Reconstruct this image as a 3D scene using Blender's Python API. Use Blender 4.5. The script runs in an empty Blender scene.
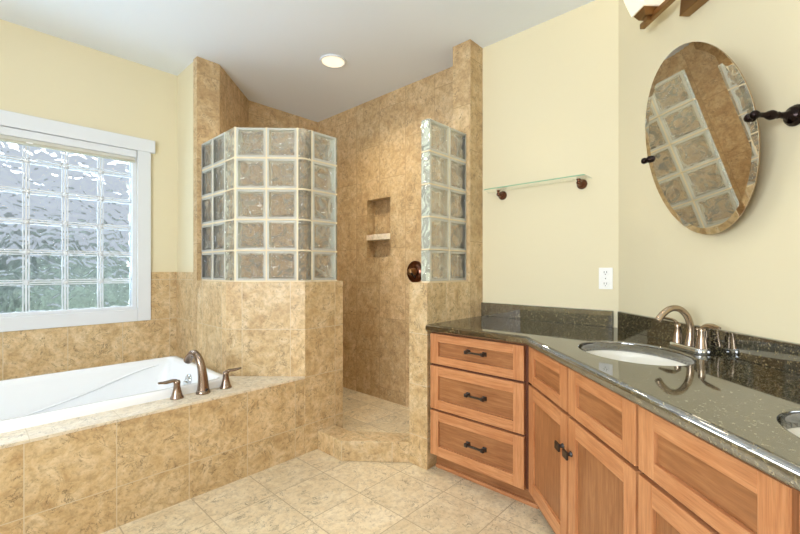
import bpy, bmesh, math, random
from math import sin, cos, pi, radians, sqrt
from mathutils import Vector, Matrix
random.seed(7)
S = bpy.context.scene
C = S.collection

# ------------------------------------------------------------------ camera
cam_d = bpy.data.cameras.new('camera')
cam_d.sensor_width = 36.0
cam_d.lens = 36.0 * 407 / 800
cam_d.shift_y = 2 / 800
cam_d.clip_start = 0.02
cam = bpy.data.objects.new('camera', cam_d)
C.objects.link(cam)
cam.location = (0, 0, 1.073)
cam.rotation_euler = (pi / 2, 0, radians(43 - 90))
S.camera = cam

# ------------------------------------------------------------------ view + world
S.view_settings.view_transform = 'Standard'
S.view_settings.look = 'None'
S.view_settings.gamma = 1.0
S.view_settings.use_curve_mapping = False
S.view_settings.exposure = -0.68

W = bpy.data.worlds.new('sky')
S.world = W
W.use_nodes = True
wn = W.node_tree
wn.nodes.clear()
wo = wn.nodes.new('ShaderNodeOutputWorld')
wb = wn.nodes.new('ShaderNodeBackground')
wr = wn.nodes.new('ShaderNodeValToRGB')
wt = wn.nodes.new('ShaderNodeTexCoord')
ws = wn.nodes.new('ShaderNodeSeparateXYZ')
wn.links.new(wt.outputs['Generated'], ws.inputs[0])
wn.links.new(ws.outputs['Z'], wr.inputs[0])
cr = wr.color_ramp
cr.elements[0].position = 0.0
cr.elements[0].color = (0.62, 0.68, 0.76, 1)
cr.elements[1].position = 0.35
cr.elements[1].color = (0.74, 0.80, 0.88, 1)
wn.links.new(wr.outputs[0], wb.inputs[0])
wb.inputs[1].default_value = 1.3
wn.links.new(wb.outputs[0], wo.inputs[0])


def area(name, loc, target, sx, sy, power, col):
    l = bpy.data.lights.new(name, 'AREA')
    l.shape = 'RECTANGLE'
    l.size, l.size_y = sx, sy
    l.energy = power
    l.color = col
    o = bpy.data.objects.new(name, l)
    C.objects.link(o)
    o.location = loc
    o.rotation_euler = (Vector(target) - Vector(loc)).to_track_quat('-Z', 'Y').to_euler()
    return o


# daylight high outside the block window
area('window_daylight', (0.15, 4.6, 3.1), (0.3, 3.0, 1.0), 3.2, 1.8, 300, (0.80, 0.90, 1.0))
# bluish fill added outside below the window to lift the ceiling
area('ceiling_fill', (0.15, 4.2, -0.15), (0.4, 2.2, 2.4), 3.2, 1.2, 900, (0.58, 0.79, 1.0))
# warm fill added behind the camera, shining through the rear opening
area('rear_fill', (-0.55, -1.75, 1.25), (0.6, 1.2, 1.0), 1.0, 2.0, 18, (1.0, 0.82, 0.58))
# cool fill added left of the camera, outside an opening in the side wall
area('side_fill', (-1.62, 0.70, 1.20), (1.2, 1.5, 1.70), 1.7, 1.2, 190, (0.86, 0.93, 1.0))


def can_or_fill_lamp(name, loc, power, col=(1.0, 0.88, 0.68)):
    l = bpy.data.lights.new(name, 'SPOT')
    l.energy = power
    l.color = col
    l.spot_size = radians(150)
    l.spot_blend = 0.9
    l.shadow_soft_size = 0.07
    o = bpy.data.objects.new(name, l)
    C.objects.link(o)
    o.location = loc


CEIL = 2.47
CAN_FILL_XY = [(1.69, 2.19), (0.55, 1.15), (0.95, 0.45), (-0.45, 2.1)]  # first is the shower can; the others are unseen fill spots added
CAN_FILL_P = [95, 13, 12, 10]
for (x, y), p in zip(CAN_FILL_XY, CAN_FILL_P):
    can_or_fill_lamp('can_or_fill_lamp', (x, y, CEIL - 0.03), p)


# ------------------------------------------------------------------ materials
def srgb(r, g, b):
    f = lambda c: (c / 255 / 12.92) if c / 255 <= 0.04045 else ((c / 255 + 0.055) / 1.055) ** 2.4
    return (f(r), f(g), f(b), 1)


class NT:
    def __init__(s, name):
        s.m = bpy.data.materials.new(name)
        s.m.use_nodes = True
        s.t = s.m.node_tree
        s.t.nodes.clear()
        s.out = s.n('ShaderNodeOutputMaterial')

    def n(s, t, **k):
        nd = s.t.nodes.new(t)
        for a, b in k.items():
            setattr(nd, a, b)
        return nd

    def l(s, a, b):
        s.t.links.new(a, b)

    def math(s, op, a, b=None, clamp=False):
        nd = s.n('ShaderNodeMath', operation=op)
        nd.use_clamp = clamp
        for i, v in enumerate((a, b)):
            if v is None:
                continue
            if isinstance(v, (int, float)):
                nd.inputs[i].default_value = v
            else:
                s.l(v, nd.inputs[i])
        return nd.outputs[0]

    def ramp(s, fac, stops):
        r = s.n('ShaderNodeValToRGB')
        e = r.color_ramp.elements
        while len(e) < len(stops):
            e.new(0.5)
        for i, (p, c) in enumerate(stops):
            e[i].position = p
            e[i].color = c if len(c) == 4 else (*c, 1)
        s.l(fac, r.inputs[0])
        return r.outputs[0]

    def mix(s, fac, a, b, mode='MIX'):
        m = s.n('ShaderNodeMix', data_type='RGBA', blend_type=mode)
        for i, v in ((0, fac), (6, a), (7, b)):
            if isinstance(v, (int, float)):
                m.inputs[i].default_value = v
            elif isinstance(v, tuple):
                m.inputs[i].default_value = v
            else:
                s.l(v, m.inputs[i])
        return m.outputs[2]

    def noise(s, vec, scale, detail=4, rough=0.55, dist=0.0):
        n = s.n('ShaderNodeTexNoise')
        n.inputs['Scale'].default_value = scale
        n.inputs['Detail'].default_value = detail
        n.inputs['Roughness'].default_value = rough
        n.inputs['Distortion'].default_value = dist
        if vec is not None:
            s.l(vec, n.inputs['Vector'])
        return n.outputs['Fac']

    def bsdf(s, **k):
        b = s.n('ShaderNodeBsdfPrincipled')
        for a, v in k.items():
            i = b.inputs[a.replace('_', ' ')]
            if isinstance(v, (int, float, tuple)):
                i.default_value = v
            else:
                s.l(v, i)
        s.l(b.outputs[0], s.out.inputs[0])
        return b

    def bump(s, b, h, strength=0.3, dist=0.01):
        u = s.n('ShaderNodeBump')
        u.inputs['Strength'].default_value = strength
        u.inputs['Distance'].default_value = dist
        s.l(h, u.inputs['Height'])
        s.l(u.outputs[0], b.inputs['Normal'])


def plain(name, col, rough=0.5, metal=0.0, **k):
    t = NT(name)
    t.bsdf(Base_Color=col, Roughness=rough, Metallic=metal, **k)
    return t.m


def paint(name, col, rough=0.7):
    t = NT(name)
    tc = t.n('ShaderNodeTexCoord')
    b = t.bsdf(Base_Color=col, Roughness=rough)
    t.bump(b, t.noise(tc.outputs['Object'], 140, 3), 0.06, 0.002)
    return t.m


def tile_mat(name, w=0.284, h=0.278, du=0.0, dv=0.0, stagger=0.0, vertical=False, base=None, gap=0.0035, grout=(205, 190, 160)):
    """stone tile with grout lines laid out in the UV map, which is in metres"""
    t = NT(name)
    uv = t.n('ShaderNodeUVMap')
    mp = t.n('ShaderNodeMapping')
    mp.inputs['Location'].default_value = (-du, -dv, 0)
    t.l(uv.outputs[0], mp.inputs[0])
    vec = mp.outputs[0]
    if vertical:
        sp = t.n('ShaderNodeSeparateXYZ')
        cb = t.n('ShaderNodeCombineXYZ')
        t.l(vec, sp.inputs[0])
        t.l(sp.outputs[1], cb.inputs[0])
        t.l(sp.outputs[0], cb.inputs[1])
        vec = cb.outputs[0]
        w, h = h, w
    br = t.n('ShaderNodeTexBrick')
    br.offset = stagger
    br.squash = 1.0
    br.inputs['Scale'].default_value = 1.0
    br.inputs['Brick Width'].default_value = w
    br.inputs['Row Height'].default_value = h
    br.inputs['Mortar Size'].default_value = gap / 2
    br.inputs['Mortar Smooth'].default_value = 0.15
    br.inputs['Color1'].default_value = (0, 0, 0, 1)
    br.inputs['Color2'].default_value = (1, 1, 1, 1)
    br.inputs['Mortar'].default_value = (0.5, 0.5, 0.5, 1)
    t.l(vec, br.inputs[0])
    rnd = br.outputs['Color']
    tc = t.n('ShaderNodeTexCoord')
    sc = t.n('ShaderNodeVectorMath', operation='MULTIPLY')
    sc.inputs[1].default_value = (7.3, 4.1, 9.7)
    t.l(rnd, sc.inputs[0])
    ad = t.n('ShaderNodeVectorMath', operation='ADD')
    t.l(tc.outputs['Object'], ad.inputs[0])
    t.l(sc.outputs[0], ad.inputs[1])
    p = ad.outputs[0]
    A, B, D = base or ((186, 152, 106), (214, 187, 143), (230, 210, 174))
    n1 = t.noise(p, 11, 8, 0.72, 0.5)
    c = t.ramp(n1, [(0.33, srgb(*A)), (0.5, srgb(*B)), (0.68, srgb(*D))])
    n2 = t.noise(p, 40, 6, 0.7, 0.3)
    c = t.mix(t.math('MULTIPLY', t.ramp(n2, [(0.45, (0, 0, 0)), (0.66, (1, 1, 1))]), 0.5), c, srgb(*[int(v * 0.80) for v in A]))
    # short crazed veins: thin band of a distorted noise, broken up by another noise
    v = t.noise(p, 11, 5, 0.6, 1.8)
    band = t.math('ABSOLUTE', t.math('SUBTRACT', v, 0.5))
    band = t.ramp(band, [(0.0, (1, 1, 1)), (0.018, (0, 0, 0))])
    brk = t.ramp(t.noise(p, 13, 3), [(0.49, (0, 0, 0)), (0.58, (1, 1, 1))])
    vein = t.math('MULTIPLY', t.math('MULTIPLY', band, brk), 0.85)
    c = t.mix(vein, c, srgb(*[int(v * 0.52) for v in A]))
    pit = t.ramp(t.noise(p, 90, 3, 0.6), [(0.60, (0, 0, 0)), (0.72, (1, 1, 1))])
    c = t.mix(t.math('MULTIPLY', pit, 0.55), c, srgb(*[int(v * 0.6) for v in A]))
    tint = t.ramp(rnd, [(0.0, (0.90, 0.89, 0.86)), (1.0, (1.06, 1.05, 1.04))])
    c = t.mix(1.0, c, tint, 'MULTIPLY')
    c = t.mix(br.outputs['Fac'], c, srgb(*grout))
    b = t.bsdf(Base_Color=c, Roughness=0.42)
    hgt = t.math('SUBTRACT', t.math('MULTIPLY', n2, 0.12), br.outputs['Fac'])
    t.bump(b, hgt, 0.35, 0.002)
    return t.m


M = {}
M['cream'] = paint('cream_paint', srgb(224, 214, 182))
M['ceiling'] = paint('ceiling_paint', srgb(230, 236, 242))
M['trim_white'] = plain('white_trim_paint', srgb(224, 228, 232), 0.35)
M['tile'] = tile_mat('travertine_wall_tile', du=0.150, dv=0.166 - 0.278)
M['tile_shower'] = tile_mat('travertine_shower_tile', w=0.284, h=0.56, du=0.1, dv=0.12, stagger=0.5, vertical=True,
                            base=((178, 146, 104), (202, 174, 132), (220, 198, 160)), grout=(166, 139, 100), gap=0.0045)
M['tile_floor'] = tile_mat('travertine_floor_tile', w=0.284, h=0.288, du=0.158, dv=0.031,
                           base=((218, 198, 162), (230, 214, 182), (238, 226, 200)), grout=(182, 164, 134), gap=0.005)
M['tile_deck'] = tile_mat('travertine_deck_tile', w=0.284, h=0.40, du=0.165, dv=0.02,
                          base=((222, 206, 180), (232, 220, 198), (240, 232, 216)))


def wood(name, c1, c2, c3, scale=1.0, rough=0.32):
    t = NT(name)
    uv = t.n('ShaderNodeUVMap')
    mp = t.n('ShaderNodeMapping')
    mp.inputs['Scale'].default_value = (3.0 * scale, 42 * scale, 1)
    t.l(uv.outputs[0], mp.inputs[0])
    oi = t.n('ShaderNodeNewGeometry')
    n1 = t.noise(mp.outputs[0], 1.6, 6, 0.62, 0.6)
    c = t.ramp(n1, [(0.3, c1), (0.5, c2), (0.72, c3)])
    mp2 = t.n('ShaderNodeMapping')
    mp2.inputs['Scale'].default_value = (14 * scale, 300 * scale, 1)
    t.l(uv.outputs[0], mp2.inputs[0])
    n2 = t.noise(mp2.outputs[0], 1.5, 3, 0.5)
    c = t.mix(t.math('MULTIPLY', t.ramp(n2, [(0.48, (0, 0, 0)), (0.7, (1, 1, 1))]), 0.38), c, tuple(v * 0.45 for v in c1[:3]) + (1,))
    n3 = t.noise(uv.outputs[0], 5, 2)
    c = t.mix(0.25, c, t.ramp(n3, [(0.35, c1), (0.65, c3)]))
    b = t.bsdf(Base_Color=c, Roughness=rough)
    t.bump(b, n2, 0.08, 0.001)
    return t.m


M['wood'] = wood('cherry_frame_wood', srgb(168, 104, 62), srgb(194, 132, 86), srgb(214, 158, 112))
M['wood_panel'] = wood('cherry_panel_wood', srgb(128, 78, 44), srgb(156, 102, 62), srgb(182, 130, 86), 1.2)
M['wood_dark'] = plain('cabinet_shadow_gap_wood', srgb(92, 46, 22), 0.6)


def granite():
    t = NT('black_granite')
    tc = t.n('ShaderNodeTexCoord')
    v = t.n('ShaderNodeTexVoronoi')
    v.inputs['Scale'].default_value = 300
    t.l(tc.outputs['Object'], v.inputs['Vector'])
    hv = t.n('ShaderNodeSeparateColor')
    t.l(v.outputs['Color'], hv.inputs[0])
    c = t.ramp(hv.outputs[0], [(0.0, srgb(24, 24, 20)), (0.45, srgb(36, 35, 30)), (0.72, srgb(76, 71, 52)), (0.9, srgb(122, 110, 76)), (1.0, srgb(146, 138, 110))])
    n = t.noise(tc.outputs['Object'], 70, 4)
    c = t.mix(t.ramp(n, [(0.34, (0, 0, 0)), (0.56, (1, 1, 1))]), srgb(26, 27, 24), c)
    t.bsdf(Base_Color=c, Roughness=0.045, IOR=3.2)
    return t.m


M['granite'] = granite()
M['porcelain'] = plain('white_porcelain', srgb(242, 240, 232), 0.12)
M['acrylic'] = plain('white_tub_acrylic', srgb(240, 242, 244), 0.14)
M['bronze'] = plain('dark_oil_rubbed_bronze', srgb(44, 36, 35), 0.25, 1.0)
M['bronze_lit'] = plain('bronze_lit_tone', srgb(150, 118, 80), 0.42, 1.0)  # bronze lightened to its lit look, light put into the colour
M['valve'] = plain('reddish_bronze', srgb(112, 76, 60), 0.22, 1.0)
M['nickel'] = plain('brushed_nickel_warm', srgb(176, 158, 138), 0.24, 1.0)
M['tubmetal'] = plain('antique_nickel_brown', srgb(150, 132, 118), 0.25, 1.0)
M['chrome'] = plain('chrome', srgb(205, 208, 210), 0.12, 1.0)
M['pewter'] = plain('dark_pewter', srgb(88, 86, 88), 0.3, 1.0)
M['mirror'] = plain('mirror_silver', (0.86, 0.87, 0.84, 1), 0.012, 1.0)
M['plate'] = plain('white_plastic_plate', srgb(240, 240, 236), 0.35)
M['slot'] = plain('dark_slot', srgb(50, 48, 46), 0.6)
M['shade_fabric'] = plain('pale_blind_fabric', srgb(214, 214, 204), 0.8)
M['blind_rail'] = plain('grey_blind_rail', srgb(190, 188, 170), 0.5)
M['mortar'] = plain('beige_block_mortar', srgb(232, 218, 188), 0.7)
M['lawn'] = plain('lawn_grass', srgb(96, 120, 74), 0.9)


def hedge_mat():
    t = NT('hedge_leaves')
    tc = t.n('ShaderNodeTexCoord')
    n = t.noise(tc.outputs['Object'], 9, 5, 0.7)
    c = t.ramp(n, [(0.35, srgb(110, 122, 116)), (0.6, srgb(156, 168, 160)), (0.75, srgb(198, 206, 204))])
    t.bsdf(Base_Color=c, Roughness=0.8)
    return t.m


M['hedge'] = hedge_mat()


def glass_mat(name, col, ior, clear, rough=0.0, wav=None, haze=0.0):
    t = NT(name)
    g = t.n('ShaderNodeBsdfGlass')
    g.inputs['Color'].default_value = col
    g.inputs['IOR'].default_value = ior
    g.inputs['Roughness'].default_value = rough
    milk = t.n('ShaderNodeBsdfTranslucent')
    milk.inputs['Color'].default_value = (0.95, 0.97, 0.94, 1)
    dif = t.n('ShaderNodeBsdfDiffuse')
    dif.inputs['Color'].default_value = (0.95, 0.97, 0.94, 1)
    tr = t.n('ShaderNodeBsdfTransparent')
    tr.inputs['Color'].default_value = col
    if wav:
        tc = t.n('ShaderNodeTexCoord')
        oi = t.n('ShaderNodeObjectInfo')
        ad = t.n('ShaderNodeVectorMath', operation='ADD')
        t.l(tc.outputs['Object'], ad.inputs[0])
        ml = t.math('MULTIPLY', oi.outputs['Random'], 37.0)
        t.l(ml, ad.inputs[1])
        h = t.noise(ad.outputs[0], wav[0], 1, 0.4, 0.8)
        bp = t.n('ShaderNodeBump')
        bp.inputs['Strength'].default_value = wav[1]
        bp.inputs['Distance'].default_value = wav[2]
        t.l(h, bp.inputs['Height'])
        t.l(bp.outputs[0], g.inputs['Normal'])
    mx = t.n('ShaderNodeMixShader')
    mx.inputs[0].default_value = clear
    t.l(g.outputs[0], mx.inputs[1])
    t.l(tr.outputs[0], mx.inputs[2])
    last = mx.outputs[0]
    if haze:
        md = t.n('ShaderNodeMixShader')
        t.l(milk.outputs[0], md.inputs[1])
        t.l(dif.outputs[0], md.inputs[2])
        m2 = t.n('ShaderNodeMixShader')
        m2.inputs[0].default_value = haze
        t.l(last, m2.inputs[1])
        t.l(md.outputs[0], m2.inputs[2])
        last = m2.outputs[0]
    t.l(last, t.out.inputs[0])
    return t.m


M['block_glass'] = glass_mat('wavy_block_glass', (0.98, 0.99, 0.97, 1), 1.48, 0.30, 0.0, (13, 1.0, 0.11), 0.16)
M['window_glass'] = glass_mat('wavy_window_glass', (0.98, 0.99, 1.0, 1), 1.18, 0.25, 0.0, (15, 1.0, 0.07), 0.01)
M['shelf_glass'] = glass_mat('clear_shelf_glass', (0.985, 0.995, 0.985, 1), 1.45, 0.6)


def frosted(name, col, trans, rough):
    t = NT(name)
    t.bsdf(Base_Color=col, Roughness=rough, Transmission_Weight=trans, IOR=1.3)
    return t.m


M['block_edge'] = glass_mat('pale_glass_edge', (0.96, 0.99, 0.95, 1), 1.40, 0.25, 0.05, (9, .6, .03), 0.62)
M['block_side'] = plain('white_coated_block_side', srgb(236, 240, 230), 0.6)
M['shelf_edge'] = plain('green_glass_edge', srgb(120, 170, 140), 0.2)


def emis(name, col, e, base=(1, 1, 1, 1)):
    t = NT(name)
    t.bsdf(Base_Color=base, Roughness=0.4, Emission_Color=col, Emission_Strength=e)
    return t.m


M['lamp_lens'] = emis('glowing_lamp_lens', srgb(255, 236, 200), 1.6, srgb(250, 240, 220))
M['opal'] = emis('glowing_opal_glass', srgb(255, 232, 190), 0.35, srgb(248, 244, 232))


# ------------------------------------------------------------------ mesh builder
class MB:
    """collects vertices and faces (world metres) and links them as one mesh object"""

    def __init__(s):
        s.v, s.f, s.m, s.sm, s.uv = [], [], [], [], []

    def face(s, idx, mat=0, smooth=False, uv=None):
        s.f.append(tuple(idx))
        s.m.append(mat)
        s.sm.append(smooth)
        s.uv.append(uv)

    def vs(s, pts):
        b = len(s.v)
        s.v += [Vector(p) for p in pts]
        return list(range(b, b + len(pts)))

    def prism(s, poly, z0, z1, mat=0):
        """poly: counter-clockwise footprint"""
        a = sum(poly[i][0] * poly[(i + 1) % len(poly)][1] - poly[(i + 1) % len(poly)][0] * poly[i][1] for i in range(len(poly)))
        if a < 0:
            poly = poly[::-1]
        n = len(poly)
        lo = s.vs([(x, y, z0) for x, y in poly])
        hi = s.vs([(x, y, z1) for x, y in poly])
        s.face(lo[::-1], mat)
        s.face(hi, mat)
        for i in range(n):
            j = (i + 1) % n
            s.face((lo[i], lo[j], hi[j], hi[i]), mat)
        return s

    def box(s, x0, x1, y0, y1, z0, z1, mat=0):
        return s.prism([(min(x0, x1), min(y0, y1)), (max(x0, x1), min(y0, y1)), (max(x0, x1), max(y0, y1)), (min(x0, x1), max(y0, y1))], z0, z1, mat)

    def obox(s, o, ax, ay, az, mat=0, grain=None):
        """box from corner o with edge vectors ax, ay, az (right handed); grain = 0/1/2 axis the wood grain follows"""
        o, e = Vector(o), [Vector(ax), Vector(ay), Vector(az)]
        P = [o, o + e[0], o + e[0] + e[1], o + e[1]]
        P += [p + e[2] for p in P]
        i = s.vs(P)
        off = random.random() * 5, random.random() * 5
        L = [v.length for v in e]

        def q(ix, a, b):
            u = None
            if grain is not None:
                if grain == a:
                    c = [(0, 0), (L[a], 0), (L[a], L[b]), (0, L[b])]
                elif grain == b:
                    c = [(0, 0), (0, L[a]), (L[b], L[a]), (L[b], 0)]
                else:
                    c = [(0, 0), (L[a] * .2, 0), (L[a] * .2, L[b]), (0, L[b])]
                u = [(x + off[0], y + off[1]) for x, y in c]
            s.face([i[k] for k in ix], mat, False, u)
        q((0, 3, 2, 1), 1, 0)
        q((4, 5, 6, 7), 0, 1)
        q((0, 1, 5, 4), 0, 2)
        q((1, 2, 6, 5), 1, 2)
        q((2, 3, 7, 6), 0, 2)
        q((3, 0, 4, 7), 1, 2)
        return s

    def loft(s, rings, mat=0, smooth=True, cap0=True, cap1=True, closed=True):
        ids = [s.vs(r) for r in rings]
        n = len(ids[0])
        for a, b in zip(ids, ids[1:]):
            for k in range(n if closed else n - 1):
                j = (k + 1) % n
                s.face((a[k], a[j], b[j], b[k]), mat, smooth)
        if cap0:
            s.face(ids[0][::-1], mat)
        if cap1:
            s.face(ids[-1], mat)
        return s

    def lathe(s, prof, loc=(0, 0, 0), axis=(0, 0, 1), n=28, mat=0, cap0=True, cap1=True):
        """prof: (radius, height along axis)"""
        q = Vector((0, 0, 1)).rotation_difference(Vector(axis).normalized())
        rings = []
        for r, h in prof:
            rings.append([Vector(loc) + q @ Vector((r * cos(2 * pi * k / n), r * sin(2 * pi * k / n), h)) for k in range(n)])
        return s.loft(rings, mat, True, cap0, cap1)

    def tube(s, pts, rad, n=14, mat=0, flat=1.0):
        """swept tube through pts (smoothed); rad a number or list; flat squashes the section"""
        pts = [Vector(p) for p in pts]
        if not isinstance(rad, (list, tuple)):
            rad = [rad] * len(pts)
        fine, fr = [], []
        for i in range(len(pts) - 1):
            p0, p1, p2, p3 = pts[max(i - 1, 0)], pts[i], pts[i + 1], pts[min(i + 2, len(pts) - 1)]
            for k in range(6):
                t = k / 6
                fine.append(0.5 * ((2 * p1) + (p2 - p0) * t + (2 * p0 - 5 * p1 + 4 * p2 - p3) * t * t + (3 * p1 - p0 - 3 * p2 + p3) * t ** 3))
                fr.append(rad[i] * (1 - t) + rad[i + 1] * t)
        fine.append(pts[-1])
        fr.append(rad[-1])
        rings, nrm = [], None
        for i, p in enumerate(fine):
            d = (fine[min(i + 1, len(fine) - 1)] - fine[max(i - 1, 0)]).normalized()
            if nrm is None:
                nrm = d.orthogonal().normalized() if abs(d.z) < 0.9 else Vector((1, -1, 0)).normalized()
            nrm = (nrm - d * nrm.dot(d)).normalized()
            b = d.cross(nrm)
            rings.append([p + nrm * (cos(2 * pi * k / n) * fr[i]) + b * (sin(2 * pi * k / n) * fr[i] * flat) for k in range(n)])
        return s.loft(rings, mat)

    def xform(s, mat4):
        s.v = [mat4 @ v for v in s.v]
        return s

    def build(s, name, mats, parent=None, bevel=0.0, seg=2, origin=None):
        me = bpy.data.meshes.new(name)
        if origin is None:
            xs, ys, zs = zip(*[(v.x, v.y, v.z) for v in s.v])
            origin = Vector(((min(xs) + max(xs)) / 2, (min(ys) + max(ys)) / 2, min(zs)))
        origin = Vector(origin)
        me.from_pydata([v - origin for v in s.v], [], s.f)
        if not isinstance(mats, (list, tuple)):
            mats = [mats]
        for m in mats:
            me.materials.append(M[m] if isinstance(m, str) else m)
        uvl = me.uv_layers.new(name='UVMap')
        for p in me.polygons:
            p.material_index = s.m[p.index]
            p.use_smooth = s.sm[p.index]
            u = s.uv[p.index]
            nx, ny, nz = p.normal
            for k, li in enumerate(p.loop_indices):
                if u is not None:
                    uvl.data[li].uv = u[k]
                    continue
                w = me.vertices[me.loops[li].vertex_index].co + origin
                if abs(nz) > 0.7:
                    uvl.data[li].uv = (w.x, w.y)
                else:
                    h = sqrt(nx * nx + ny * ny) or 1
                    tx, ty = -ny / h, nx / h
                    if tx < -1e-3 or (abs(tx) <= 1e-3 and ty < 0):
                        tx, ty = -tx, -ty
                    uvl.data[li].uv = (w.x * tx + w.y * ty, w.z)
        me.validate()
        o = bpy.data.objects.new(name, me)
        C.objects.link(o)
        if bevel:
            b = o.modifiers.new('bevel', 'BEVEL')
            b.width = bevel
            b.segments = seg
            b.limit_method = 'ANGLE'
            b.angle_limit = radians(40)
        o['_w'] = list(origin)
        if parent is not None:
            o.parent = parent
            o.location = origin - Vector(parent['_w'])
        else:
            o.location = origin
        return o


def struct(o):
    o['kind'] = 'structure'
    return o


def tag(o, label, cat, group=None):
    o['label'] = label
    o['category'] = cat
    if group:
        o['group'] = group
    return o


def thing(name, label, cat, loc, group=None):
    o = bpy.data.objects.new(name, None)
    o.empty_display_size = 0.05
    C.objects.link(o)
    o.location = loc
    o['_w'] = list(loc)
    return tag(o, label, cat, group)


R2 = sqrt(2)


def T(t, s, z=0.0):
    """vanity frame: t along the vanity wall (away from the camera), s towards that wall"""
    return Vector(((t + s) / R2, (t - s) / R2, z))


def T2(t, s):
    v = T(t, s)
    return (v.x, v.y)


eT = Vector((1 / R2, 1 / R2, 0))
eS = Vector((1 / R2, -1 / R2, 0))
eZ = Vector((0, 0, 1))

# ------------------------------------------------------------------ room shell
SW = 1.65 / R2            # vanity wall (s)
XF = 2.24                 # far cream wall with the glass shelf
YW = 3.186                # window wall
XN = 2.30                 # shower niche wall
YB = 3.215                # shower back wall
XL, YR = -1.30, -1.50
DECK = 0.449
KNEE = 0.998
WAINS = 1.052

struct(MB().box(XL - .1, 2.5, YR - .1, 3.4, -0.1, 0).build('floor', 'tile_floor'))
struct(MB().box(XL - .1, 2.5, YR - .1, 3.4, CEIL, CEIL + 0.1).build('ceiling', 'ceiling'))
# window wall with its opening
WX0, WX1, WZ0, WZ1 = -0.461, 0.800, 0.802, 1.872
w = MB()
w.box(XL - .1, WX0, YW, YW + .15, 0, CEIL).box(WX1, 1.055, YW, YW + .15, 0, CEIL)
w.box(WX0, WX1, YW, YW + .15, 0, WZ0).box(WX0, WX1, YW, YW + .15, WZ1, CEIL)
wl = struct(w.build('wall_left', 'cream'))
w = MB().box(XL - .1, XL, YR - .1, -0.15, 0, CEIL).box(XL - .1, XL, 1.55, YW, 0, CEIL)
w.box(XL - .1, XL, -0.15, 1.55, 0, 0.90).box(XL - .1, XL, -0.15, 1.55, 2.10, CEIL)  # opening cut for the added side fill
struct(w.build('wall_side', 'cream'))
w = MB().box(XL - .02, XL + .02, -0.23, -0.15, 0.82, 2.18).box(XL - .02, XL + .02, 1.55, 1.63, 0.82, 2.18)
w.box(XL - .02, XL + .02, -0.15, 1.55, 0.82, 0.90).box(XL - .02, XL + .02, -0.15, 1.55, 2.10, 2.18)
w.box(XL - .06, XL - .02, 0.68, 0.72, 0.90, 2.10)
struct(w.build('side_opening_frame', 'trim_white', None, .003))  # frame dressing the added side opening, out of view
# rear wall behind the camera, with an unseen opening added for the rear fill
w = MB().box(XL, -1.1, YR - .1, YR, 0, CEIL).box(0.0, 0.4, YR - .1, YR, 0, CEIL).box(-1.1, 0.0, YR - .1, YR, 2.1, CEIL)
struct(w.build('wall_rear', 'cream'))
# far wall and vanity wall
yc = XF - 1.65
struct(MB().prism([(XF, 1.374), (XF, yc), (XF + .1, yc - .04), (XF + .1, 1.374)], 0, CEIL).build('wall_far', 'cream'))
a, b = (XF, yc), (YR + 1.65, YR)
struct(MB().prism([a, b, (b[0] + .1, b[1] - .0), (XF + .1, yc - .04)], 0, CEIL).build('wall_right', 'cream'))
# partition between tub and shower (painted, tile jamb in front)
struct(MB().prism([(1.055, YW + .15), (1.055, 2.86), (1.19, 2.86), (1.61, 3.28), (1.61, YW + .15)], 0, CEIL).build('wall_partition', 'cream'))
# tiled wainscot round the tub
w = MB().box(XL, 1.045, YW - .010, YW, DECK - .1, 0.735).box(0.86, 1.045, YW - .010, YW, 0.735, WAINS).box(XL, -0.52, YW - .010, YW, 0.735, WAINS)
struct(w.build('wall_left_tile', 'tile'))
struct(MB().box(1.045, 1.055, 2.861, YW - .010, DECK - .1, WAINS).build('wall_partition_tile', 'tile'))

# shower: full height tile jamb, angled wall, back wall, niche wall, right column
w = MB()
w.prism([(1.045, 2.86), (1.045, 2.797), (1.192, 2.797), (1.61, 3.215), (1.61, 3.28), (1.19, 2.86)], 0, CEIL)
struct(w.build('wall_shower_left', 'tile_shower'))
struct(MB().box(1.61, XN + .12, YB, YB + .12, 0, CEIL).build('wall_shower_back', 'tile_shower'))
NY0, NY1, NZ0, NZ1 = 2.250, 2.520, 1.170, 1.645
w = MB()
w.box(XN, XN + .12, 1.504, NY0, 0, CEIL).box(XN, XN + .12, NY1, YB, 0, CEIL)
w.box(XN, XN + .12, NY0, NY1, 0, NZ0).box(XN, XN + .12, NY0, NY1, NZ1, CEIL)
w.box(XN + .09, XN + .12, NY0, NY1, NZ0, NZ1)
nw = struct(w.build('wall_shower_niche', 'tile_shower'))
MB().box(XN - .008, XN + .09, NY0, NY1, 1.310, 1.356).build('niche_shelf', 'tile_deck', nw, .003)
struct(MB().box(2.10, XN, 1.374, 1.504, 0, CEIL).build('wall_shower_column', 'tile_shower'))
# shower floor and curb
struct(MB().prism([(1.58, 2.2), (1.58, 1.87), (1.84, 1.504), (XN, 1.504), (XN, YB), (1.61, YB), (1.2, 2.8), (1.2, 2.6)], 0.0, 0.025).build('shower_floor', 'tile_floor'))
struct(MB().prism([(1.437, 2.012), (1.437, 1.790), (1.684, 1.503), (1.838, 1.506), (1.565, 1.870), (1.565, 2.012)], 0, 0.112).build('shower_curb', 'tile', None, 0.004))
# knee walls
kl = [(1.045, 2.797), (1.045, 2.362), (1.352, 2.014), (1.633, 2.014), (1.633, 2.144), (1.405, 2.144), (1.175, 2.41), (1.175, 2.797)]
struct(MB().prism(kl, 0, KNEE).build('wall_knee_left', 'tile', None, 0.003))
struct(MB().box(1.685, 2.10, 1.374, 1.504, 0, KNEE).build('wall_knee_right', 'tile', None, 0.003))

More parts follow.
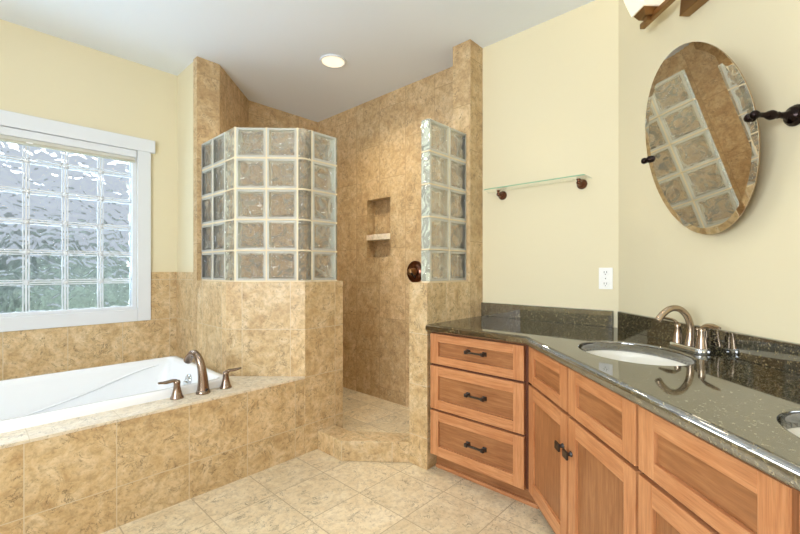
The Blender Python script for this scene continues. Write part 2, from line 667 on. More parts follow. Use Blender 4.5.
# tub surround: apron + deck with the tub opening
TX0, TX1, TY0, TY1 = -0.62, 0.985, 2.160, 2.995
w = MB()
w.box(XL, 1.345, 2.014, 2.030, 0, DECK - .012)
struct(w.build('tub_apron', 'tile'))
w = MB()
w.prism([(XL, 2.010), (1.349, 2.010), (1.349, 2.016), (1.045, 2.361), (TX1, TY0 + .03), (XL, TY0 + .03)], DECK - .012, DECK)
w.prism([(TX1 - .03, TY0 + .03), (TX1, TY0 + .03), (1.044, 2.361), (1.044, YW - .01), (TX1 - .03, YW - .01)], DECK - .012, DECK)
w.box(XL, TX1 - .03, TY1 - .03, YW - .01, DECK - .012, DECK).box(XL, TX0 + .03, TY0 + .03, TY1 - .03, DECK - .012, DECK)
struct(w.build('tub_deck', 'tile_deck'))

# ------------------------------------------------------------------ window
win = bpy.data.objects.new('window_1', None)
C.objects.link(win)
win.location = (0.17, YW, WZ0)
win['_w'] = [0.17, YW, WZ0]
struct(win)
w = MB()
w.box(WX1, 0.880, YW - .022, YW, 0.722, 1.890).box(-0.541, WX0, YW - .022, YW, 0.722, 1.890)
w.box(-0.566, 0.905, YW - .030, YW, 1.872, 1.958)
w.box(WX0, WX1, YW - .022, YW, 0.722, 0.802)
w.build('window_casing', 'trim_white', win, 0.003)
w = MB()
w.box(0.775, WX1, YW, YW + .07, WZ0, WZ1).box(WX0, WX0 + .025, YW, YW + .07, WZ0, WZ1)
w.box(WX0 + .025, 0.775, YW, YW + .07, WZ0, 0.822).box(WX0 + .025, 0.775, YW, YW + .07, 1.86, WZ1)
w.build('window_frame', 'trim_white', win, 0.002)
grid = MB()
for k in range(1, 7):
    x = 0.783 - 0.178 * k
    grid.box(x - .004, x + .004, YW + .026, YW + .05, 0.822, 1.86)
    for d in (-.013, .013):
        grid.box(x + d - .0025, x + d + .0025, YW + .028, YW + .05, 0.822, 1.86)
for k in range(1, 6):
    z = 0.816 + 0.178 * k
    grid.box(WX0 + .025, 0.775, YW + .026, YW + .05, z - .004, z + .004)
    for d in (-.013, .013):
        grid.box(WX0 + .025, 0.775, YW + .028, YW + .05, z + d - .0025, z + d + .0025)
for k in range(1, 7):
    for j in range(1, 6):
        grid.lathe([(0.013, 0), (0.013, 0.004), (0.004, 0.007)], (0.783 - .178 * k, YW + .027, 0.816 + .178 * j), (0, -1, 0), 10)
grid.build('window_grid', 'trim_white', win)
MB().box(WX0 + .025, 0.775, YW + .036, YW + .052, 0.822, 1.86).build('window_pane', 'window_glass', win)

bl = thing('window_blind', 'white roller blind raised to the top of the glass block window', 'blind', (0.17, YW + .02, 1.79))
MB().box(WX0 + .004, WX1 - .004, YW - .018, YW + .022, 1.824, 1.870).build('headrail', 'trim_white', bl, 0.003)
w = MB()
for k in range(3):
    w.box(WX0 + .012, WX1 - .012, YW - .012 + .002 * k, YW + .016, 1.806 + .006 * k, 1.811 + .006 * k)
w.build('folded_shade', 'shade_fabric', bl)
MB().box(WX0 + .010, WX1 - .010, YW - .014, YW + .018, 1.790, 1.8055).build('bottom_rail', 'blind_rail', bl, 0.003)
w = MB().box(.245, .275, YW - .020, YW - .0145, 1.797, 1.8045)
w.build('pull_tab', 'plate', bl, 0.002)

# outdoors
struct(MB().box(-14, 14, YW + .2, 26, -0.9, -0.4).build('ground', 'lawn'))


def hedge(x, y, r):
    bm = bmesh.new()
    bmesh.ops.create_icosphere(bm, subdivisions=4, radius=1)
    for v in bm.verts:
        n = sum(sin(v.co.x * f + i) * sin(v.co.y * f * 1.3 + 2 * i) * sin(v.co.z * f * 1.1 + x) for i, f in enumerate((5, 9, 17)))
        v.co *= 1 + 0.12 * n
        v.co = Vector((v.co.x * r * 1.2, v.co.y * r * .7, max(v.co.z, -0.7) * r))
    me = bpy.data.meshes.new('garden_shrub')
    bm.to_mesh(me)
    bm.free()
    me.materials.append(M['hedge'])
    o = bpy.data.objects.new('garden_shrub', me)
    C.objects.link(o)
    o.location = (x, y, -0.4 + 0.7 * r)
    return o


for x, y, r in ((-4.0, 7.2, .95), (-1.3, 7.4, .92), (1.4, 7.2, .95), (-2.7, 10.2, 1.25), (0.9, 10.4, 1.2), (4.4, 10.0, 1.2)):
    tag(hedge(x, y, r), 'green garden shrub blurred behind the wavy window blocks', 'shrub', 'garden shrubs behind the block window')

# ------------------------------------------------------------------ bathtub
tub = thing('bathtub', 'white drop-in bathtub set in the tiled deck under the window', 'bathtub', ((TX0 + TX1) / 2, (TY0 + TY1) / 2, DECK))


def rrect(x0, x1, y0, y1, r, z, n=6):
    P = []
    for cx, cy, a0 in ((x1 - r, y1 - r, 0), (x0 + r, y1 - r, 90), (x0 + r, y0 + r, 180), (x1 - r, y0 + r, 270)):
        for k in range(n + 1):
            a = radians(a0 + 90 * k / n)
            P.append((cx + r * cos(a), cy + r * sin(a), z))
    return P


def inset(dx0, dx1, dy, r, z):
    return rrect(TX0 + dx0, TX1 - dx1, TY0 + dy, TY1 - dy, r, z)


w = MB()
w.loft([inset(0, 0, 0, .03, DECK), inset(0, 0, 0, .03, DECK + .030), inset(.004, .004, .004, .03, DECK + .037), inset(.012, .012, .012, .03, DECK + .040),
        inset(.034, .034, .032, .04, DECK + .040), inset(.042, .040, .040, .045, DECK + .036), inset(.06, .048, .046, .05, DECK + .01),
        inset(.10, .058, .055, .07, DECK - .05), inset(.30, .085, .085, .10, DECK - .22), inset(.40, .11, .115, .12, DECK - .32),
        inset(.46, .15, .16, .10, DECK - .345), inset(.60, .30, .30, .06, DECK - .350)], 0, True, False, True)
w.build('shell', 'acrylic', tub)
# sculpted arm rest line on the far side
w = MB()
w.tube([(-.35, TY1 - .085, DECK - .20), (.10, TY1 - .080, DECK - .17), (.45, TY1 - .072, DECK - .10), (.72, TY1 - .062, DECK - .02), (.86, TY1 - .055, DECK + .005)], [.003, .006, .006, .005, .003], 10)
w.build('arm_rest_ridge', 'acrylic', tub)
w = MB()
ox, oy, oz = TX1 - .060, 2.60, DECK - .045
w.lathe([(.036, -.006), (.036, .006), (.030, .012), (.016, .014), (.014, .010)], (ox, oy, oz), (-1, 0, .15), 24)
w.box(ox - .022, ox - .008, oy - .028, oy + .028, oz - .034, oz - .006)
w.build('overflow_plate', 'chrome', tub, 0.003)
MB().lathe([(.03, 0), (.03, .004), (.012, .006)], (.55, 2.58, DECK - .351), (0, 0, 1), 20).build('drain', 'chrome', tub)

# tub filler: spout and two lever handles standing on the deck
sp = thing('tub_faucet', 'bronze tub faucet with curved spout and two lever handles on the tub deck', 'faucet', (.822, 2.140, DECK))
bx, by = .822, 2.120
w = MB().lathe([(.034, 0), (.034, .006), (.031, .012), (.029, .018)], (bx, by, DECK), (0, 0, 1))
w.build('base_ring', 'tubmetal', sp)
w = MB()
w.tube([(bx, by, DECK + .012), (bx, by + .002, DECK + .06), (bx - .004, by + .008, DECK + .12), (bx - .010, by + .022, DECK + .165), (bx - .016, by + .050, DECK + .190),
        (bx - .020, by + .085, DECK + .190), (bx - .022, by + .122, DECK + .165), (bx - .023, by + .140, DECK + .145)],
       [.030, .024, .020, .0185, .018, .018, .019, .021], 18)
w.build('spout', 'tubmetal', sp)
w = MB().lathe([(.015, -.002), (.015, .003)], (bx - .0235, by + .1415, DECK + .1435), (-.05, .62, -.76), 16)
w.build('nozzle', 'chrome', sp)
MB().lathe([(.006, 0), (.006, .006), (.003, .008)], (bx + .005, by - .027, DECK + .022), (.1, -1, 0.1), 12).build('diverter_button', 'slot', sp)


def lever(x, y, dx, dy):
    w = MB().lathe([(.030, 0), (.030, .005), (.024, .016), (.017, .045), (.0145, .066), (.016, .078), (.012, .086), (.004, .089)], (x, y, DECK), (0, 0, 1))
    h = w.build('handle', 'tubmetal', sp)
    w = MB().tube([(x, y, DECK + .083), (x + dx * .25, y + dy * .25, DECK + .088), (x + dx * .6, y + dy * .6, DECK + .087), (x + dx, y + dy, DECK + .091)], [.010, .009, .009, .005], 12, 0, .55)
    w.build('lever', 'tubmetal', h)


lever(.703, 2.128, -.085, -.010)
lever(.940, 2.128, .082, -.004)


# ------------------------------------------------------------------ glass block screens
def block_mesh(wd, ht, th=.062, n=7):
    """one pressed glass block centred on its base: wavy faces, pale raised edge; x along, y depth"""
    m = MB()
    e = .012
    for sgn in (-1, 1):
        y = sgn * th / 2
        x0, x1, z0, z1 = -wd / 2, wd / 2, 0, ht
        o = m.vs([(x0, y, z0), (x1, y, z0), (x1, y, z1), (x0, y, z1)])
        i1 = m.vs([(x0 + e, y, z0 + e), (x1 - e, y, z0 + e), (x1 - e, y, z1 - e), (x0 + e, y, z1 - e)])
        i2 = m.vs([(x0 + e * 1.7, y - sgn * .008, z0 + e * 1.7), (x1 - e * 1.7, y - sgn * .008, z0 + e * 1.7), (x1 - e * 1.7, y - sgn * .008, z1 - e * 1.7), (x0 + e * 1.7, y - sgn * .008, z1 - e * 1.7)])
        for A, B in ((o, i1), (i1, i2)):
            for k in range(4):
                j = (k + 1) % 4
                q = (A[k], A[j], B[j], B[k])
                m.face(q if sgn < 0 else q[::-1], 1 if A is o else 0)
        m.face(i2 if sgn < 0 else i2[::-1], 0)
        if sgn < 0:
            f0 = o
        else:
            for k in range(4):
                j = (k + 1) % 4
                m.face((f0[k], o[k], o[j], f0[j]), 2)
    return m


PR = .180          # block pitch
BH = .170
Z0 = KNEE + .004
block_cache = {}


def put_block(parent, p, q, z, wd, ht):
    """block whose outer face runs from p towards q (plan points)"""
    p, q = Vector((*p, 0)), Vector((*q, 0))
    d = (q - p).normalized()
    key = (round(wd, 3), round(ht, 3))
    mid = (p + q) / 2 + Vector((-d.y, d.x, 0)) * .032      # depth to the left of travel
    if key not in block_cache:
        o = block_mesh(wd, ht).build('glass_block', ['block_glass', 'block_edge', 'block_side'], None, 0, 2, (0, 0, 0))
        block_cache[key] = o
    else:
        o = block_cache[key].copy()
        C.objects.link(o)
    o.parent = parent
    o.location = Vector((mid.x, mid.y, z)) - Vector(parent['_w'])
    o.rotation_euler = (0, 0, math.atan2(d.y, d.x))
    return o


def seg_block(p, q, a, b):
    """points at distance a and b from p towards q"""
    p, q = Vector(p), Vector(q)
    d = (q - p).normalized()
    return p + d * a, p + d * b


SL = thing('glass_block_screen', 'angled glass block screen of several columns on the left knee wall beside the tub', 'glass block wall', (1.25, 2.3, KNEE))
GA, GB, GC, GD = (1.070, 2.795), (1.070, 2.320), (1.356, 2.034), (1.604, 2.034)
runs = [(GA, GB, [(.006, .176), (.184, .354)]),
        (GB, GC, [(.014, .184), (.192, .362)]),
        (GC, GD, [(.064, .236)])]
mo = MB()


def mslab(p, q, z0, z1, th=.060, off=.010):
    p, q = Vector(p), Vector(q)
    d = (q - p).normalized()
    n = Vector((-d.y, d.x))
    a, b = p + n * off, q + n * off
    mo.prism([tuple(a), tuple(b), tuple(b + n * th), tuple(a + n * th)], z0, z1)


for p, q, cols in runs:
    for a, b in cols:
        A, B = seg_block(p, q, a, b)
        for r in range(5):
            put_block(SL, A, B, Z0 + PR * r + .004, b - a, BH)
    L = (Vector(q) - Vector(p)).length
    for r in range(5):
        A, B = seg_block(p, q, 0.0, L)
        mslab(A, B, Z0 + PR * r - .004 if r else KNEE, Z0 + PR * r + .004, .054, .003)
    edges = [0.0]
    for (a, b), nx in zip(cols, cols[1:] + [(None, None)]):
        if nx[0]:
            A, B = seg_block(p, q, b, nx[0])
            mslab(A, B, KNEE, Z0 + 5 * PR - .002, .054, .003)
for p, q, a, b in ((GA, GB, 0, .006), (GB, GC, .002, .014), (GB, GC, .362, .372), (GC, GD, .054, .064)):
    A, B = seg_block(p, q, a, b)
    mslab(A, B, KNEE, Z0 + 5 * PR - .002, .054, .003)
mo.build('mortar', 'mortar', SL)


def corner_block(p0, pc, p1, z):
    """bent finishing block: outer path p0-pc-p1, depth to the left"""
    P = [Vector(p0), Vector(pc), Vector(p1)]
    d0, d1 = (P[1] - P[0]).normalized(), (P[2] - P[1]).normalized()
    n0, n1 = Vector((-d0.y, d0.x)), Vector((-d1.y, d1.x))
    nb = (n0 + n1).normalized()
    k = .062 / nb.dot(n0)
    m = MB()
    m.prism([tuple(P[0]), tuple(P[1]), tuple(P[2]), tuple(P[2] + n1 * .062), tuple(P[1] + nb * k), tuple(P[0] + n0 * .062)], z, z + BH)
    return m


for r in range(5):
    z = Z0 + PR * r + .004
    A, B = seg_block(GA, GB, .362, .475)
    _, Dp = seg_block(GB, GC, 0, .004)
    corner_block(A, GB, Dp, z).build('corner_block', 'block_glass', SL, 0.006, 2)
    A, B = seg_block(GB, GC, .372, .4044)
    _, Dp = seg_block(GC, GD, 0, .054)
    corner_block(A, GC, Dp, z).build('corner_block', 'block_glass', SL, 0.006, 2)
    A, B = seg_block(GC, GD, .238, .248)
    mm = MB()
    n = Vector((0, 1))
    mm.prism([tuple(A), tuple(B), (B[0], B[1] + .062), (A[0], A[1] + .062)], z, z + BH).build('end_cap', 'block_glass', SL, 0.003)

SR = thing('glass_block_screen', 'narrow two-column glass block screen on the right knee wall beside the vanity', 'glass block wall', (1.9, 1.43, KNEE))
GP, GQ = (1.730, 1.398), (2.098, 1.398)
mo = MB()
for a, b in ((.012, .184), (.192, .362)):
    A, B = seg_block(GP, GQ, a, b)
    for r in range(5):
        put_block(SR, A, B, Z0 + PR * r + .004, b - a, BH)
for r in range(5):
    A, B = seg_block(GP, GQ, 0.006, .368)
    mslab(A, B, Z0 + PR * r - .004 if r else KNEE, Z0 + PR * r + .004, .054, .003)
for a, b in ((.184, .192), (.362, .368)):
    A, B = seg_block(GP, GQ, a, b)
    mslab(A, B, KNEE, Z0 + 5 * PR - .002, .054, .003)
mo.build('mortar', 'mortar', SR)
for r in range(5):
    z = Z0 + PR * r + .004
    A, B = seg_block(GP, GQ, 0, .012)
    P = []
    for k in range(9):
        an = radians(90 + 180 * k / 8)
        P.append((A[0] + .011 + .011 * cos(an), A[1] + .031 + .031 * sin(an)))
    P += [(B[0], B[1]), (B[0], B[1] + .062)]
    MB().prism(P, z, z + BH).build('end_block', 'block_glass', SR, 0.003)

# ------------------------------------------------------------------ shower valve
va = thing('shower_valve', 'round dark bronze shower valve on the tiled shower wall below the niche', 'shower valve', (XN, 1.98, 1.05))
vz = 1.052
MB().lathe([(.083, 0), (.083, .006), (.076, .010), (.070, .008), (.060, .010), (.052, .016), (.040, .020)], (XN, 1.985, vz), (-1, 0, 0), 36).build('escutcheon', 'valve', va)
MB().lathe([(.030, 0), (.028, .02), (.022, .035), (.024, .046), (.016, .056), (.004, .058)], (XN - .019, 1.985, vz), (-1, 0, 0), 24).build('valve_stem', 'bronze_lit', va)
MB().tube([(XN - .060, 1.985, vz), (XN - .066, 1.960, vz - .018), (XN - .070, 1.925, vz - .040)], [.011, .009, .007], 12).build('lever', 'bronze', va)

# ------------------------------------------------------------------ vanity
KX, KY = 1.695, 1.366          # drawer faces plane; left end by the knee wall
SF = .89 / R2                  # face plane of the angled cabinets (s)
KICK = .092
CT0, CT1 = .742, .780          # countertop


def shaker(mb, o, eu, en, wd, ht, th=.020, st=.050, rail=None):
    """frame-and-panel front: o lower corner on its back plane, eu along the width, en outward"""
    rail = rail or st
    o, eu, en = Vector(o), Vector(eu), Vector(en)
    ax = [eu, eZ]
    right = eu.cross(eZ).dot(en) > 0        # keep boxes right handed

    def bar(a, z, w_, h_, d0, d1, mat, g):
        p = o + eu * a + eZ * z + en * d0
        if right:
            mb.obox(p, eu * w_, eZ * h_, en * (d1 - d0), mat, 0 if g == 'h' else 1)
        else:
            mb.obox(p + eu * w_, -eu * w_, eZ * h_, en * (d1 - d0), mat, 0 if g == 'h' else 1)
    bar(0, 0, st, ht, 0, th, 0, 'v')
    bar(wd - st, 0, st, ht, 0, th, 0, 'v')
    bar(st, 0, wd - 2 * st, rail, 0, th, 0, 'h')
    bar(st, ht - rail, wd - 2 * st, rail, 0, th, 0, 'h')
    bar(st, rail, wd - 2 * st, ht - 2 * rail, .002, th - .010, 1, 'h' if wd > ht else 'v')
    return mb


def bar_pull(parent, c, eu, en, half=.046):
    c, eu, en = Vector(c), Vector(eu), Vector(en)
    m = MB()
    up = eZ
    for sg in (-1, 1):
        p = c + eu * (sg * half)
        r0, r1 = .009, .006
        q = [[p + en * h + (eu * x + up * z) * r for x, z in ((-1, -1), (1, -1), (1, 1), (-1, 1))] for h, r in ((0, .010), (.006, .010), (.010, .006), (.022, .006))]
        m.loft(q, 0, False)
        q = [[p + en * h + (eu * x + up * z) * r for x, z in ((-1, -1), (1, -1), (1, 1), (-1, 1))] for h, r in ((.018, .008), (.030, .008), (.032, .006))]
        m.loft(q, 0, False)
    q = [[c + eu * a + en * (.024 + y) + up * z for y, z in ((-.004, -.004), (.004, -.004), (.004, .004), (-.004, .004))] for a in (-half, half)]
    m.loft(q, 0, False)
    return m.build('handle', 'pewter', parent)


# left bank of drawers
dc = thing('drawer_cabinet', 'cherry wood cabinet of three drawers beside the tiled knee wall', 'cabinet', (KX + .25, 1.08, 0))
Y0, Y1 = .826, KY
MB().box(KX + .020, XF - .005, Y0 - .01, KY, KICK, CT0 - .001).build('carcass', 'wood_dark', dc)
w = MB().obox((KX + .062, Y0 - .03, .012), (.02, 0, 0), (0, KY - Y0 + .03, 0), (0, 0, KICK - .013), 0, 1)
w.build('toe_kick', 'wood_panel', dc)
w = MB().obox((KX + .050, Y0 - .04, 0.0), (.014, 0, 0), (0, KY - Y0 + .04, 0), (0, 0, .020), 0, 1)
w.build('kick_moulding', 'wood', dc, 0.005)
for z0, z1, zh, rl in ((.574, .732, .664, .042), (.336, .562, .452, .050), (KICK, .325, .208, .050)):
    d = shaker(MB(), (KX + .020, KY - .006, z0), (0, -1, 0), (-1, 0, 0), KY - .006 - Y0 - .004, z1 - z0, .020, .052, rl).build('drawer', ['wood', 'wood_panel'], dc, 0.0015)
    bar_pull(d, (KX + .010, 1.080, zh), (0, -1, 0), (-1, 0, 0))


def plate_knob(parent, t, z):
    m = MB()
    p = T(t, SF, z)
    m.lathe([(.010, 0), (.010, .004), (.006, .007), (.006, .020)], p, -eS, 16)
    for q0, q1, r in ((.018, .026, .017),):
        m.obox(p - eT * r - eZ * .014 - eS * q1, eT * 2 * r, eS * (q1 - q0), eZ * .028)
    return m.build('knob', 'pewter', parent, 0.003)


def base_cabinet(t1, t0, label, group):
    """two false drawer fronts over two doors; t1 is the far end"""
    tm = (t0 + t1) / 2
    c = thing('sink_cabinet', label, 'cabinet', T((t0 + t1) / 2, SF + .25))
    m = MB()
    m.prism([T2(t1 - .002, SF + .020), T2(t0 + .002, SF + .020), T2(t0 + .002, SW - .02), T2(t1 - .002, SW - .02)], KICK, .56)
    m.prism([T2(t1 - .002, SF + .020), T2(t0 + .002, SF + .020), T2(t0 + .002, SF + .05), T2(t1 - .002, SF + .05)], .56, CT0 - .001)
    m.build('carcass', 'wood_dark', c)
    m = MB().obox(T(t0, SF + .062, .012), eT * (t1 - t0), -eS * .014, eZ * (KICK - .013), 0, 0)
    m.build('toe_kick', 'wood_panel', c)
    for a, b, kt in ((t1 - .006, tm + .006, -1), (tm - .006, t0 + .006, 1)):
        o = T(a, SF + .020)
        wd = a - b
        d = shaker(MB(), (o.x, o.y, .574), -eT, -eS, wd, .158, .020, .058, .042).build('drawer_front', ['wood', 'wood_panel'], c, 0.0015)
        d = shaker(MB(), (o.x, o.y, KICK), -eT, -eS, wd, .470, .020, .052, .055).build('door', ['wood', 'wood_panel'], c, 0.0015)
        kn = b + .026 if kt < 0 else a - .026
        plate_knob(d, kn, .445)
    return c


base_cabinet(1.781, 1.000, 'cherry wood sink cabinet under the far basin with a pair of doors', None)
base_cabinet(1.000, 0.210, 'cherry wood sink cabinet nearest the camera under the cut-off basin', None)

# countertop with two oval openings
SINKS = [(1.418, .877), (.61, .877)]
SA, SB = .212, .164


def counter():
    outer = [(1.670, 1.3725), (XF - .002, 1.3725)]
    c = T2(0, SW - .002)
    yy = (XF - .002) - (c[0] - c[1])
    outer += [(XF - .002, yy), T2(.15, SW - .002), T2(.15, .608), (1.670, 1.670 - .86)]
    n = len(outer)
    area2 = sum(outer[k][0] * outer[(k + 1) % n][1] - outer[(k + 1) % n][0] * outer[k][1] for k in range(n))
    if area2 < 0:
        outer = outer[::-1]

    def offset(d):
        out = []
        for k in range(n):
            a, b, c_ = Vector(outer[k - 1]), Vector(outer[k]), Vector(outer[(k + 1) % n])
            d0, d1 = (b - a).normalized(), (c_ - b).normalized()
            n0, n1 = Vector((-d0.y, d0.x)), Vector((-d1.y, d1.x))
            nb = (n0 + n1).normalized()
            out.append(tuple(b + nb * (d / nb.dot(n0))))
        return out
    RB = .012
    orings = [(RB * (1 - sin(radians(a))), CT1 - RB * (1 - cos(radians(a)))) for a in (0, 18, 36, 54, 72, 90)]
    orings += [(0, CT0 + .008), (.003, CT0 + .002), (.008, CT0)]
    irings = [(.006, CT1), (.003, CT1 - .0008), (.0008, CT1 - .003), (0, CT1 - .007), (0, CT0)]
    bm = bmesh.new()

    def ringv(pts, z):
        return [bm.verts.new((x, y, z)) for x, y in pts]

    def skin(rings):
        for r0, r1 in zip(rings, rings[1:]):
            m_ = len(r0)
            for k in range(m_):
                q = (k + 1) % m_
                bm.faces.new((r0[k], r0[q], r1[q], r1[k])).smooth = True
    loops = [[ringv(offset(d), z) for d, z in orings]]
    for t0, s0 in SINKS:
        loops.append([ringv([T2(t0 + (SA + d) * cos(2 * pi * k / 64), s0 + (SB + d) * sin(2 * pi * k / 64)) for k in range(64)], z) for d, z in irings])
    for L in loops:
        skin(L)
    for end in (0, -1):
        ed = []
        for L in loops:
            r = L[end]
            for k in range(len(r)):
                ed.append(bm.edges.get((r[k], r[(k + 1) % len(r)])))
        bmesh.ops.triangle_fill(bm, use_beauty=True, use_dissolve=False, edges=ed)
    bmesh.ops.recalc_face_normals(bm, faces=bm.faces[:])
    me = bpy.data.meshes.new('countertop')
    bm.to_mesh(me)
    bm.free()
    for pl in me.polygons:
        if abs(pl.normal.z) > .9999:
            pl.use_smooth = False
    me.materials.append(M['granite'])
    o = bpy.data.objects.new('countertop', me)
    C.objects.link(o)
    return o


tag(counter(), 'polished dark speckled granite countertop bending along the two vanity cabinets', 'countertop')
# backsplashes
m = MB().box(XF - .022, XF - .002, yc + .022, 1.372, CT1, CT1 + .083)
tag(m.build('backsplash', 'granite', None, .002), 'short granite backsplash under the glass shelf wall', 'backsplash')
m = MB().prism([T2(.15, SW - .002), T2(.15, SW - .022), T2((XF + yc) / R2 - .0285, SW - .022), T2((XF + yc) / R2 - .004, SW - .002)], CT1, CT1 + .083)
tag(m.build('backsplash', 'granite', None, .002), 'long granite backsplash behind the faucet along the mirror wall', 'backsplash')


def basin(t0, s0, label):
    k = thing('sink_basin', label, 'sink', T(t0, s0, CT0 - .16), 'undermount basins in the granite counter')
    prof = [(1.06, CT0 - .001), (1.0, CT0 - .001), (.99, CT0 - .02), (.93, CT0 - .08), (.80, CT0 - .125), (.55, CT0 - .150), (.2, CT0 - .157), (.12, CT0 - .158)]
    rings = [[T(t0 + SA * f * cos(2 * pi * q / 48), s0 + SB * f * sin(2 * pi * q / 48), z) for q in range(48)] for f, z in prof]
    prof2 = [(.12, CT0 - .166), (.6, CT0 - .158), (.86, CT0 - .13), (1.0, CT0 - .08), (1.06, CT0 - .012)]
    rings += [[T(t0 + SA * f * cos(2 * pi * q / 48), s0 + SB * f * sin(2 * pi * q / 48), z) for q in range(48)] for f, z in prof2]
    m = MB()
    m.loft(rings + [rings[0]], 0, True, False, False)
    b = m.build('bowl', 'porcelain', k)
    MB().lathe([(.026, -.004), (.026, .002), (.020, .004), (.016, .001), (.004, .001)], T(t0, s0, CT0 - .156), (0, 0, 1), 20).build('drain', 'chrome', k)


basin(*SINKS[0], 'white oval undermount basin in front of the vanity faucet')
basin(*SINKS[1], 'white oval undermount basin cut off by the right edge of the photo')

# vanity faucet
FT, FS = 1.432, 1.095
fa = thing('vanity_faucet', 'brushed bronze two-handle arched faucet behind the oval basin', 'faucet', T(FT, FS, CT1))
m = MB()
rings = []
for f, z in ((1.0, CT1), (1.0, CT1 + .008), (.93, CT1 + .016), (.80, CT1 + .019)):
    rg = []
    for q in range(40):
        a = 2 * pi * q / 40
        x, y = cos(a), sin(a)
        rg.append(T(FT + (.058 if abs(x) > 0 else 0) * (1 if x > 0 else -1) + .026 * f * x, FS + .028 * f * y, z))
    rings.append(rg)
m.loft(rings)
m.build('base_plate', 'chrome', fa)
m = MB()
path = [(0, .010), (.004, .045), (.004, .085), (-.008, .122), (-.035, .148), (-.068, .150), (-.096, .132), (-.116, .106)]
m.tube([T(FT, FS + a, CT1 + b) for a, b in path], [.017, .0135, .012, .0115, .011, .011, .0115, .012], 16)
m.build('spout', 'nickel', fa)
m = MB().tube([T(FT, FS - .005 + .035, CT1 + .018), T(FT, FS + .030, CT1 + .05), T(FT, FS + .030, CT1 + .07)], [.003, .003, .003], 8)
m.lathe([(.002, 0), (.006, .004), (.006, .010), (.002, .013)], T(FT, FS + .030, CT1 + .068), (0, 0, 1), 12)
m.build('drain_rod', 'nickel', fa)
for sg in (-1, 1):
    c = T(FT + sg * .058, FS, CT1)
    h = MB().lathe([(.0185, .014), (.018, .020), (.0145, .045), (.0105, .074), (.0115, .078), (.0105, .082), (.010, .087), (.004, .090)], c, (0, 0, 1), 24).build('handle', 'nickel', fa)
    m = MB().tube([c + eZ * .088, c + eT * (sg * .018) + eZ * .098, c + eT * (sg * .050) - eS * .004 + eZ * .101, c + eT * (sg * .090) - eS * .010 + eZ * .100], [.010, .010, .010, .004], 12, 0, .5)
    m.build('lever', 'nickel', h)

# ------------------------------------------------------------------ oval tilting mirror
MT, MS, MZ = 1.364, SW - .110, 1.510
mi = thing('oval_mirror', 'oval mirror with faceted rim tilted between two dark bronze posts', 'mirror', T(MT, SW, MZ - .33))
TILT = radians(11.5)
YAW = radians(0)
ra, rb = .238, .324
mH = -eS * cos(YAW) + eT * sin(YAW)
mU = eT * cos(YAW) + eS * sin(YAW)
mO = mH * cos(TILT) - eZ * sin(TILT)
mV = eZ * cos(TILT) + mH * sin(TILT)


N = 72
an = [2 * pi * k / N for k in range(N)]
m = MB()


def ring(fx, d):
    out = []
    for a in an:
        u, v = (ra - fx) * cos(a), (rb - fx) * sin(a)
        out.append(T(MT, MS, MZ) + mU * u + mV * v + mO * d)
    return out


m.loft([ring(.022, .0016), ring(.023, .0016)], 0, False, False, True)
m.build('mirror_glass', 'mirror', mi)
m = MB()
m.loft([ring(0, -.0005), ring(0, .0006), ring(.022, .0016)], 0, False, False, False)
m.build('bevelled_edge', 'mirror', mi)
m = MB()
m.loft([ring(.004, -.007), ring(.001, -.0045), ring(.001, -.0008)], 0, False, True, True)
m.build('backing', 'bronze_lit', mi)
for sg in (1, -1):
    p = T(MT + sg * (ra + .008), MS, MZ)
    q = T(MT + sg * (ra + .008), SW, MZ)
    m = MB()
    m.lathe([(.030, 0), (.030, .005), (.025, .009), (.026, .013), (.020, .019), (.014, .022), (.010, .034), (.008, .050), (.010, .053), (.008, .056), (.012, .064), (.014, .074), (.011, .084), (.007, .092), (.007, .108), (.010, .114), (.013, .122), (.010, .130), (.003, .134)], q, -eS, 24)
    b = m.build('post', 'bronze', mi)
    m = MB()
    m.lathe([(.004, -.002), (.005, .012), (.010, .016), (.0135, .024), (.010, .032), (.003, .035)], p - eS * .006, -eT * sg, 18)
    m.build('pivot_knob', 'bronze', mi)

# ------------------------------------------------------------------ vanity light
vl = thing('vanity_light', 'bronze two-lamp wall light with flared white glass shades above the mirror', 'wall lamp', T(1.43, SW, 2.04))


def frus(m, t0, t1, s0, s1, z0, T0, T1, S0, S1, z1, mat=0):
    lo = m.vs([T(t0, s0, z0), T(t0, s1, z0), T(t1, s1, z0), T(t1, s0, z0)])
    hi = m.vs([T(T0, S0, z1), T(T0, S1, z1), T(T1, S1, z1), T(T1, S0, z1)])
    m.face(lo[::-1], mat)
    m.face(hi, mat)
    for k in range(4):
        j = (k + 1) % 4
        m.face((lo[k], lo[j], hi[j], hi[k]), mat)
    return m


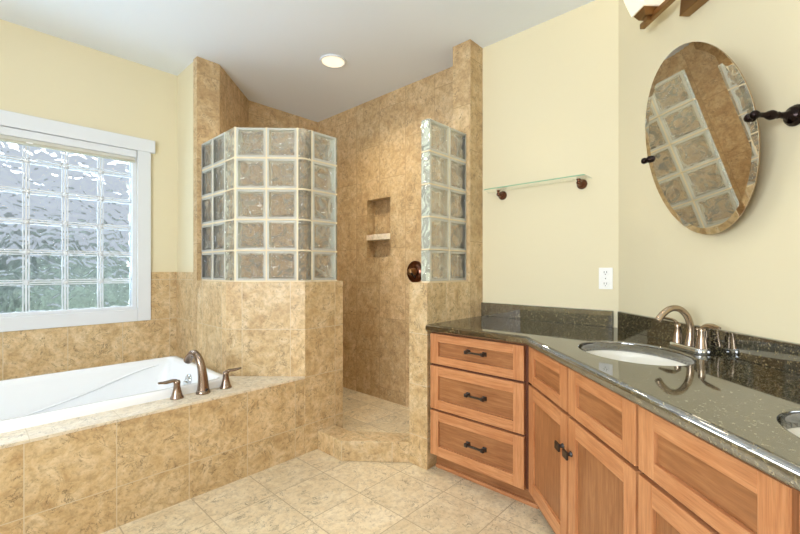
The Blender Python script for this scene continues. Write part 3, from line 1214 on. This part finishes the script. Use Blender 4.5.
m = MB()
frus(m, 1.345, 1.525, 1.125, SW, 2.042, 1.325, 1.505, 1.125, SW, 2.19)
m.build('wall_canopy', 'bronze_lit', vl, .003)
m = MB().obox(T(1.14, 1.085, 2.098), eT * .565, eS * .022, eZ * .022)
m.build('cross_bar', 'bronze_lit', vl, .003)
m = MB().obox(T(1.40, 1.10, 2.10), eT * .06, eS * .030, eZ * .018)
m.build('bracket', 'bronze_lit', vl, .002)
for t in (1.64, 1.22):
    m = MB()
    frus(m, t - .022, t + .022, 1.053, 1.097, 2.108, t - .036, t + .036, 1.039, 1.111, 2.134)
    frus(m, t - .010, t + .010, 1.068, 1.088, 2.092, t - .012, t + .012, 1.064, 1.090, 2.110)
    cup = m.build('shade_holder', 'bronze_lit', vl, .002)
    m = MB()
    r = []
    for hw, z in ((.041, 2.134), (.056, 2.19), (.070, 2.25), (.077, 2.28), (.073, 2.28), (.052, 2.19), (.036, 2.140)):
        r.append([T(t + a * hw, 1.075 + b_ * hw, z) for a, b_ in ((-1, -1), (-1, 1), (1, 1), (1, -1))])
    m.loft(r, 0, False)
    m.build('lamp_shade', 'opal', vl, .004)
    l = bpy.data.lights.new('vanity_bulb', 'POINT')
    l.energy = 2.0
    l.color = (1.0, .87, .68)
    l.shadow_soft_size = .04
    lo = bpy.data.objects.new('vanity_bulb', l)
    C.objects.link(lo)
    lo.location = T(t, 1.075, 2.24)

# ------------------------------------------------------------------ recessed ceiling light (only the first spot has a fixture; the rest are added fill)
for i, (x, y) in enumerate(CAN_FILL_XY[:1]):
    cl = thing('ceiling_light', 'round recessed ceiling light glowing above the shower entrance', 'ceiling light', (x, y, CEIL - .012))
    MB().lathe([(.076, .0105), (.083, .010), (.088, .012), (.088, .004), (.080, 0), (.074, .003), (.072, .0105)], (x, y, CEIL - .012), (0, 0, 1), 40, 0, False, False).build('trim_ring', 'trim_white', cl)
    MB().lathe([(.0725, .004), (.0725, .0115)], (x, y, CEIL - .012), (0, 0, 1), 40).build('lens', 'lamp_lens', cl)

# ------------------------------------------------------------------ glass shelf
gs = thing('glass_shelf', 'clear glass wall shelf on two bronze brackets above the counter corner', 'shelf', (XF, 1.0, 1.50))
SZ = 1.549
m = MB()
P = [(XF - .002, .715), (XF - .002, 1.325), (2.135, 1.300), (2.120, 1.285), (2.120, .722), (2.128, .715)]
m.prism(P, SZ - .005, SZ)
for i in (4, 5, 6):
    m.m[i] = 1
m.build('shelf_pane', ['shelf_glass', 'shelf_edge'], gs)
for y, z in ((1.232, 1.520), (.766, 1.523)):
    m = MB()
    m.lathe([(.027, 0), (.027, .006), (.022, .011), (.024, .015), (.015, .022), (.010, .030), (.008, .042), (.012, .050), (.010, .060), (.003, .063)], (XF, y, z), (-1, 0, 0), 24)
    m.tube([(XF - .052, y, z), (XF - .055, y, z + .012), (XF - .055, y, SZ - .005)], [.008, .007, .006], 10)
    m.lathe([(.010, 0), (.011, .004), (.010, .007)], (XF - .055, y, SZ - .012), (0, 0, 1), 16)
    m.build('bracket', 'valve', gs)

# ------------------------------------------------------------------ outlet
ot = thing('wall_outlet', 'white double power outlet low on the cream wall above the backsplash', 'outlet', (XF, .649, .970))
MB().box(XF - .006, XF, .616, .682, .970, 1.080).build('cover_plate', 'plate', ot, .002)
for z in (.996, 1.054):
    m = MB()
    m.lathe([(.0165, 0), (.0165, .0020), (.015, .003)], (XF - .006, .649, z), (-1, 0, 0), 20)
    sk = m.build('socket', 'plate', ot)
    m = MB()
    for dy in (-.006, .006):
        m.box(XF - .0098, XF - .0088, .649 + dy - .0012, .649 + dy + .0012, z - .002, z + .008)
    m.lathe([(.0025, 0), (.0025, .001)], (XF - .0088, .649, z - .008), (-1, 0, 0), 10)
    m.build('slots', 'slot', sk)
MB().lathe([(.003, 0), (.003, .0015)], (XF - .006, .649, 1.025), (-1, 0, 0), 10).build('screw', 'chrome', ot)

for o in bpy.data.objects:
    if '_w' in o.keys():
        del o['_w']
